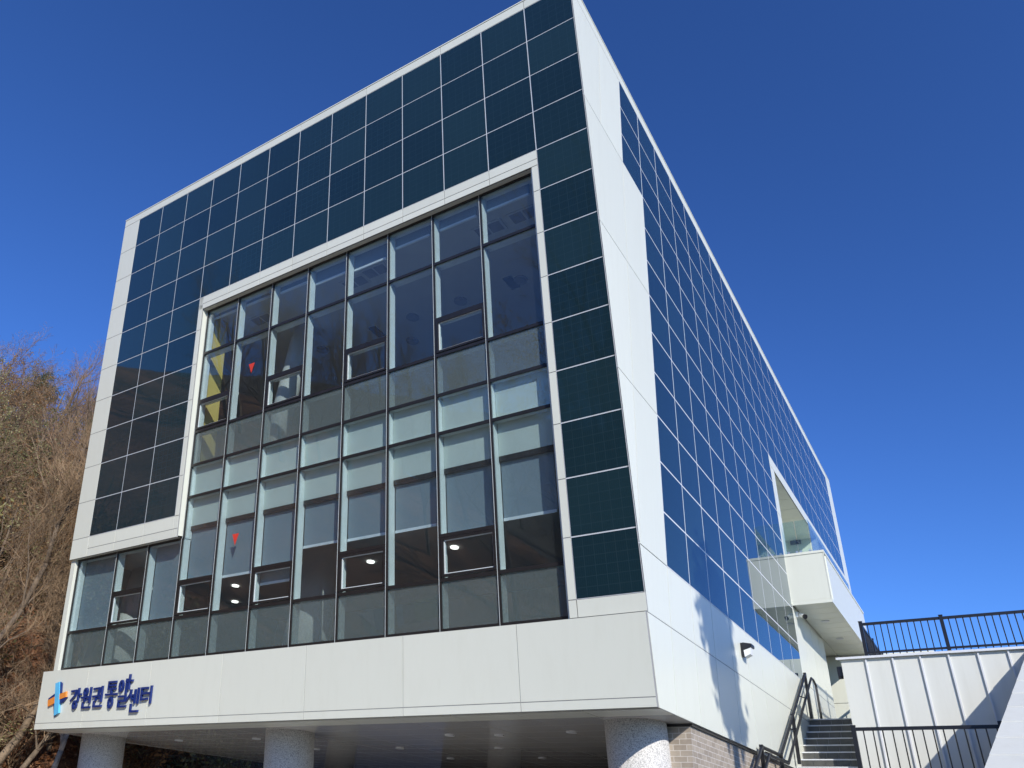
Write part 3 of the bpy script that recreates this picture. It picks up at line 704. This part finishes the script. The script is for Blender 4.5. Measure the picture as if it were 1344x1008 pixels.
# ---------------------------------------------------------------- trees
def rot_dir(d, ang, az):
    a = d.orthogonal().normalized(); a = Matrix.Rotation(az, 3, d) @ a
    return (Matrix.Rotation(ang, 3, a) @ d).normalized()
def gen_tree(seed, H, r0, n1=9, n2=7, n3=6, n4=3, lean=.1, up=.25, leaves=0):
    rng = random.Random(seed); tk = MB(raw=True); tw = MB(raw=True); lf = []
    def branch(p, d, L, r, lv):
        segs = (7, 5, 4, 3, 2)[lv]; sides = (9, 6, 4, 3, 3)[lv]; pts = [(p.copy(), r)]; q = p.copy(); dd = d.copy()
        for i in range(segs):
            dd = (dd+Vector((rng.gauss(0, 1), rng.gauss(0, 1), rng.gauss(0, .6)))*(.06, .13, .16, .2, .25)[lv]+Vector((0, 0, up*(.0, .25, .3, .3, .2)[lv]))).normalized()
            q = q+dd*(L/segs); rr = r*(1-(i+1)/segs*(.72 if lv < 2 else .8)); pts.append((q.copy(), rr))
        mb_ = tk if lv < 2 else tw
        for (a, ra), (b, rb) in zip(pts, pts[1:]): mb_.cyl(a, b, ra, rb, sides, 0, False)
        if lv == 4:
            if leaves and rng.random() < leaves: lf.append(pts[-1][0])
            return
        n = (n1, n2, n3, n4)[lv]
        for i in range(n):
            t = (.28+.72*(i+rng.random())/n) if lv == 0 else (.15+.85*(i+rng.random())/n)
            k = min(segs-1, int(t*segs)); f = t*segs-k; a, ra = pts[k]; b, rb = pts[k+1]
            pos = a.lerp(b, f); rad = ra+(rb-ra)*f
            nd = rot_dir((b-a).normalized(), rng.uniform(.45, .95), rng.uniform(0, 2*pi))
            L2 = L*(.55, .52, .5, .5)[lv]*(1.15-.55*t)*rng.uniform(.8, 1.2)
            branch(pos, nd, L2, max(.006, rad*(.55, .55, .6, .65)[lv]), lv+1)
    branch(Vector((0, 0, -.4)), Vector((rng.uniform(-lean, lean), rng.uniform(-lean, lean), 1)).normalized(), H, r0, 0)
    return tk, tw, lf
def leafquads(mb, pts, size, n, spread, rng):
    for p in pts:
        for _ in range(n):
            c = p+Vector((rng.gauss(0, 1), rng.gauss(0, 1), rng.gauss(0, 1)))*spread
            a = Vector((rng.gauss(0, 1), rng.gauss(0, 1), rng.gauss(0, 1))).normalized(); b = a.orthogonal().normalized(); s = size*rng.uniform(.6, 1.3)
            mb.poly([c-a*s, c+b*s*.5, c+a*s, c-b*s*.5])
def tree_proto(seed, H, r0, barkm, twigm, label, leaves=0, leafm=None, **k):
    tk, tw, lf = gen_tree(seed, H, r0, leaves=leaves, **k)
    root = thing('tree', label, 'tree')
    tk.build('trunk', barkm, root, True); 
    if lf:
        rng = random.Random(seed); n0 = len(tw.f); leafquads(tw, lf, .045, 3, .06, rng)
        for i in range(n0, len(tw.f)): tw.m[i] = 1
        tw.build('crown', [twigm, leafm], root)
    else: tw.build('crown', twigm, root)
    return root
def place(root, x, y, rz, sc, first, label=None, group=None):
    if first: r = root
    else:
        r = root.copy(); COL.objects.link(r)
        for ch in root.children:
            c = ch.copy(); COL.objects.link(c); c.parent = r
    r.location = W((x, y, -Z0+hill(x, y)-.05)); r.rotation_euler = (random.uniform(-.06, .06), random.uniform(-.06, .06), rz); r.scale = (sc, sc, sc*random.uniform(.9, 1.1))
    if label: r['label'] = label
    if group: r['group'] = group
    return r
protos = [
 tree_proto(11, 7.5, .13, MW['bark'], MW['twig'], 'bare brown tree'),
 tree_proto(12, 8.5, .16, MW['barkpale'], MW['twigred'], 'bare tan tree', up=.35),
 tree_proto(13, 6.5, .10, MW['bark'], MW['twig'], 'bare tree', .8, MW['leaf_dry'], up=.15),
 tree_proto(14, 6.0, .09, MW['barkpale'], MW['twig'], 'tree with pale leaves', .8, MW['leaf_yellow'], n1=8, n2=6, up=.1),
]
LB = ['bare grey brown tree growing on the leafy hillside left of the building', 'bare reddish tan tree growing on the leafy hillside left of the building', 'thin tree with a few dry brown leaves on the hillside', 'small tree with sparse pale yellow green leaves on the hillside']
GR = ['bare brown trees on the hillside', 'bare tan trees on the hillside', 'trees with dry leaves on the hillside', 'pale leaved trees on the hillside']
cx, cy = 3.459, -6.585
used = [False]*4; cnt = 0
def addtree(k, x, y, sc):
    place(protos[k], x, y, random.uniform(0, 6.28), sc, not used[k], LB[k], GR[k]); used[k] = True
for d in [22, 24, 25.5, 27, 29, 31, 33, 35, 37, 39, 41, 43, 45, 47, 49, 51, 53]:
    for q in range(10 if d > 38 else (6 if d > 24 else 3)):
        az = radians(random.uniform(149, 170)); x = cx+d*cos(az)+random.uniform(-1, 1); y = cy+d*sin(az)+random.uniform(-1, 1)
        if x > -16.6: continue
        addtree(random.choice([0, 1, 2, 2, 3, 3]) if d < 46 else random.choice([0, 1, 2, 3]), x, y, random.uniform(.65, 1.0)*(.85 if d < 30 else (.62 if d > 38 else .85)))
for az_, d in ((142, 30), (145, 27), (139, 34), (146, 38), (136, 40), (172, 30), (175, 36), (178, 42), (132, 46)):
    az = radians(az_); addtree(random.randrange(3), cx+d*cos(az), cy+d*sin(az), .9)
# bare trees across the car park, behind the viewer
for i, (az_, d, sc) in enumerate(((-127, 14, 2.0), (-134, 15.5, 2.1), (-141, 15, 2.0), (-143, 24, 1.6), (-118, 26, 1.0), (-150, 27, 1.3), (-108, 33, 1.0))):
    az = radians(az_)
    place(protos[i % 3], cx+d*cos(az), cy+d*sin(az), i*1.3, sc, False, 'bare tree standing across the car park reflected in the glass', 'bare trees across the car park')
for i in range(46):
    az_ = random.uniform(-165, -95); d = random.uniform(30, 60); az = radians(az_)
    place(protos[i % 3], cx+d*cos(az), cy+d*sin(az), i*1.3, random.uniform(.9, 1.3), False, 'bare tree of the wood on the hill across the car park', 'woodland trees across the car park')
# pines on the ridge
def pine(seed, H):
    rng = random.Random(seed); root = thing('pine_tree', 'dark green pine on the ridge of the hillside', 'tree', 'pines on the ridge')
    t = MB(raw=True); t.cyl((0, 0, -.4), (.15, 0, H*.55), .14, .09, 8); t.cyl((.15, 0, H*.55), (.1, .1, H), .09, .02, 8); nd = MB(raw=True)
    for i in range(34):
        z = H*(.3+.68*i/34); az = rng.uniform(0, 6.28); L = (1.1-.75*i/34)*rng.uniform(.6, 1.2)*H*.24
        p0 = Vector((.12, 0, z)); p1 = p0+Vector((cos(az)*L, sin(az)*L, L*.25)); t.cyl(p0, p1, .035, .01, 4)
        leafquads(nd, [p0.lerp(p1, f) for f in (.35, .5, .65, .8, .95, 1.05)], .05, 34, .14, rng)
    t.build('trunk', MW['bark'], root, True); nd.build('crown', MW['needle'], root); return root
pr0 = pine(3, 6.5)
for i, (az_, d, sc) in enumerate(((159.6, 44, .75), (158.9, 46, .8), (155.8, 43, .85), (155.0, 41, .8))):
    az = radians(az_); place(pr0, cx+d*cos(az), cy+d*sin(az), i*1.1, sc, i == 0)
# shrubs with pale leaves
def shrub(seed, label, lm, H=1.7):
    rng = random.Random(seed); root = thing('shrub', label, 'shrub'); t = MB(raw=True); lf = MB(raw=True); tips = []
    for i in range(26):
        p = Vector((rng.uniform(-.2, .2), rng.uniform(-.2, .2), -.1)); d = Vector((rng.gauss(0, .5), rng.gauss(0, .5), 1)).normalized()
        for k in range(5):
            q = p+d*H/5*rng.uniform(.7, 1.3); t.cyl(p, q, .016-.0025*k, .0135-.0025*k, 3, 0, False); d = (d+Vector((rng.gauss(0, .3), rng.gauss(0, .3), rng.gauss(0, .2)))).normalized(); p = q
            if k > 1: tips.append(p.copy())
            if k > 0:
                for _ in range(2):
                    e = (d+Vector((rng.gauss(0, .7), rng.gauss(0, .7), rng.gauss(0, .4)))).normalized(); w = p+e*.45; t.cyl(p, w, .008, .004, 3, 0, False); tips.append(w)
    t.build('stem', MW['twig'], root)
    if lm: leafquads(lf, tips, .05, 4, .09, rng); lf.build('foliage', lm, root)
    return root
sh = [shrub(1, 'low shrub with pale yellow green leaves among the hillside brush', MW['leaf_yellow']), shrub(2, 'leafless brown shrub among the hillside brush', None, 2.1), shrub(4, 'leafless brown shrub among the hillside brush', MW['leaf_dry'], 1.6)]
shg = ['pale leaved shrubs on the hillside', 'bare shrubs on the hillside', 'dry leaved shrubs on the hillside']
sh[2]['label'] = 'shrub with withered brown leaves among the hillside brush'
us = [False]*3
for i in range(260):
    d = random.uniform(20.5, 48); az = radians(random.uniform(140, 171)); x = cx+d*cos(az); y = cy+d*sin(az)
    if x > -16.3: continue
    k = random.choice([0, 0, 1, 1, 2, 2]); place(sh[k], x, y, random.uniform(0, 6), random.uniform(.7, 1.5), not us[k], None, shg[k]); us[k] = True
for i, (az_, d) in enumerate(((169.5, 27), (168.8, 29), (168.2, 26), (167.2, 28), (166.5, 31), (168, 33), (164.5, 27), (163, 24.5), (165, 25), (160, 26), (161, 23.5), (158, 24))):
    az = radians(az_); place(sh[0], cx+d*cos(az), cy+d*sin(az), i, 1.5, False, 'larger pale yellow green shrub standing out from the brown hillside', 'large yellow green shrubs on the hillside')
# leaning trees at the foot of the slope
def leaning(label, pts, r, m_, seed):
    root = thing('tree', label, 'tree'); rng = random.Random(seed); t = MB(); tw = MB()
    pts = [Vector(p) for p in pts]; n = len(pts)
    for i, (a, b) in enumerate(zip(pts, pts[1:])): t.cyl(a, b, r*(1-.6*i/n), r*(1-.6*(i+1)/n), 10, 0, True)
    def br(p, d, L, rr, lv):
        q = p
        for k in range(4):
            d = (d+Vector((rng.gauss(0, .22), rng.gauss(0, .22), rng.gauss(0, .15)+.08))).normalized(); e = q+d*(L/4); (t if lv == 0 else tw).cyl(q, e, rr*(1-.2*k), rr*(1-.2*(k+1)), 5 if lv == 0 else 3, 0, False); q = e
            if lv < 3:
                for _ in range(2): br(q, rot_dir(d, rng.uniform(.4, .9), rng.uniform(0, 6.28)), L*.55, rr*.45, lv+1)
    for p in pts[2:]:
        for _ in range(2): br(p, rot_dir((pts[-1]-pts[0]).normalized(), rng.uniform(.3, .8), rng.uniform(0, 6.28)), rng.uniform(1.2, 2.2), r*.35, 0)
    t.build('trunk', m_, root, True); tw.build('crown', MW['twig'], root); return root
leaning('stout tan trunk leaning right at the lower left corner beside the fascia', [(-16.2, 2.2, -15.2), (-15.95, 3.1, -12.93), (-15.9, 3.42, -12.16), (-15.9, 3.59, -11.32), (-15.9, 3.69, -10.7), (-15.9, 3.95, -9.8), (-16.1, 4.1, -8.6)], .11, MW['barkpale'], 1)
leaning('forked brown trunk leaning right just below the sign', [(-16.2, 2.9, -15.2), (-15.95, 3.75, -12.87), (-15.9, 3.93, -12.43), (-15.9, 4.12, -11.99), (-15.9, 4.35, -11.3), (-16.2, 4.8, -9.9)], .075, MW['bark'], 2)
leaning('slim pale mottled trunk beside the leftmost granite column', [(-15.9, 4.42, -15.2), (-15.9, 4.47, -12.81), (-15.9, 4.49, -12.37), (-15.9, 4.5, -12.0), (-16, 4.6, -11.0), (-16.2, 4.6, -9.8)], .075, MW['barkwhite'], 3)
leaning('dark crooked branchy trunk leaning over the slope left of the lower windows', [(-17.2, 1.2, -14.6), (-16.6, 1.7, -12.4), (-16.2, 2.1, -10.9), (-15.95, 2.39, -9.54), (-15.9, 2.49, -8.38), (-15.9, 2.4, -7.4), (-15.9, 2.6, -6.4)], .085, MW['bark'], 4)
# fallen leaves near the foot of the slope (countless)
lv = MB(); rng = random.Random(5)
for i in range(52000):
    d = 19+rng.random()**1.3*22; az = radians(rng.uniform(137, 172)); x = cx+d*cos(az); y = cy+d*sin(az)
    if x > -15.6: continue
    z = -Z0-.03+hill(x, y)+mn.noise(Vector((x*1.6, y*1.6, 3)))*.18; c = Vector((x, y, z+rng.uniform(0, .07)))
    a = Vector((rng.gauss(0, 1), rng.gauss(0, 1), rng.gauss(0, .6))).normalized(); b = a.orthogonal().normalized(); s = rng.uniform(.03, .075)
    lv.poly([c-a*s, c+b*s*.6, c+a*s, c-b*s*.6])
tag(lv.build('leaf_litter', MW['leaf_brown']), 'layer of brown fallen leaves on the slope', 'leaf litter', None, 'stuff')

# tree standing right of the stairs, whose shadow falls on the side wall
def shadow_tree():
    root = thing('tree', 'lopped tree beside the stairs casting its shadow on the white side wall', 'tree')
    k = 12.0; off = Vector((.685*k, -.578*k, .445*k)); rng = random.Random(9)
    def Q(y, z): return Vector((0, y, z))+off
    t = MB(); base = Q(5.9, -14); base.z = -Z0
    t.tube([base, Q(6.05, -12.7), Q(6.0, -12.1), Q(5.8, -11.4)], .14, 10); t.tube([Q(5.8, -11.4), Q(5.5, -10.4), Q(5.2, -9.7)], .07, 8); t.tube([Q(5.8, -11.2), Q(5.75, -10.2), Q(5.9, -9.6)], .06, 8)
    t.build('trunk', MW['bark'], root, True)
    lf = MB(); S_ = []
    for (y, z, sy, sz, n) in ((5.45, -10.9, .22, .38, 260), (5.85, -11.4, .16, .30, 160), (5.55, -10.75, .28, .42, 300), (5.75, -11.25, .24, .38, 240), (5.15, -10.15, .16, .30, 120), (5.95, -10.3, .10, .30, 80), (5.45, -10.0, .10, .25, 60), (6.05, -11.7, .14, .25, 80)):
        for _ in range(n):
            p = Q(y+rng.gauss(0, sy), z+rng.gauss(0, sz)); p.x += rng.gauss(0, .2); S_.append(p)
    leafquads(lf, S_, .15, 2, .03, rng); lf.build('crown', MW['needle'], root)
shadow_tree()
# banner strung across the car park, seen mirrored in the lowest panes
bn = thing('banner', 'long colourful cloth banner across the car park mirrored in the lowest panes', 'banner')
pa = Vector((-18.9, -12.2)); pb = Vector((-15.2, -13.7)); dv = pb-pa; nv = Vector((-dv.y, dv.x)).normalized()*.02
def tcloth(nm, c):
    m, n, l, b = nt(nm); out = n['Material Output']; b.inputs['Base Color'].default_value = (*c, 1); b.inputs['Roughness'].default_value = .8
    tl = n.new('ShaderNodeBsdfTranslucent'); tl.inputs[0].default_value = (*c, 1); mx = n.new('ShaderNodeMixShader'); mx.inputs[0].default_value = .6
    l.new(b.outputs[0], mx.inputs[1]); l.new(tl.outputs[0], mx.inputs[2]); l.new(mx.outputs[0], out.inputs[0]); return m
cols = [(0, .10, 'redc'), (.10, .30, 'whc'), (.30, .42, 'purple'), (.42, .55, 'orange2'), (.55, .62, 'whc'), (.62, .75, 'orange2'), (.75, 1.0, 'yelc')]
MW['purple'] = tcloth('purple_cloth', (.32, .26, .5)); MW['orange2'] = tcloth('orange_cloth', (.8, .5, .25)); MW['redc'] = tcloth('red_cloth', (.7, .15, .1)); MW['whc'] = tcloth('white_cloth', (.8, .75, .75)); MW['yelc'] = tcloth('yellow_cloth', (.85, .72, .25))
for a, b, c in cols:
    m = MB(); p = pa+dv*a; q = pa+dv*b; m.prism([(p.x, p.y, -12.95+.2*a), (q.x, q.y, -12.95+.2*b), (q.x, q.y, -12.1+.2*b), (p.x, p.y, -12.1+.2*a)], (nv.x, nv.y, 0)); m.build('cloth', MW[c], bn)
for p in (pa, pb):
    m = MB(); m.cyl((p.x, p.y, -Z0), (p.x, p.y, -11.8), .05, .05, 8); m.build('pole', MW['black'], bn)
print('objects', len(bpy.data.objects))
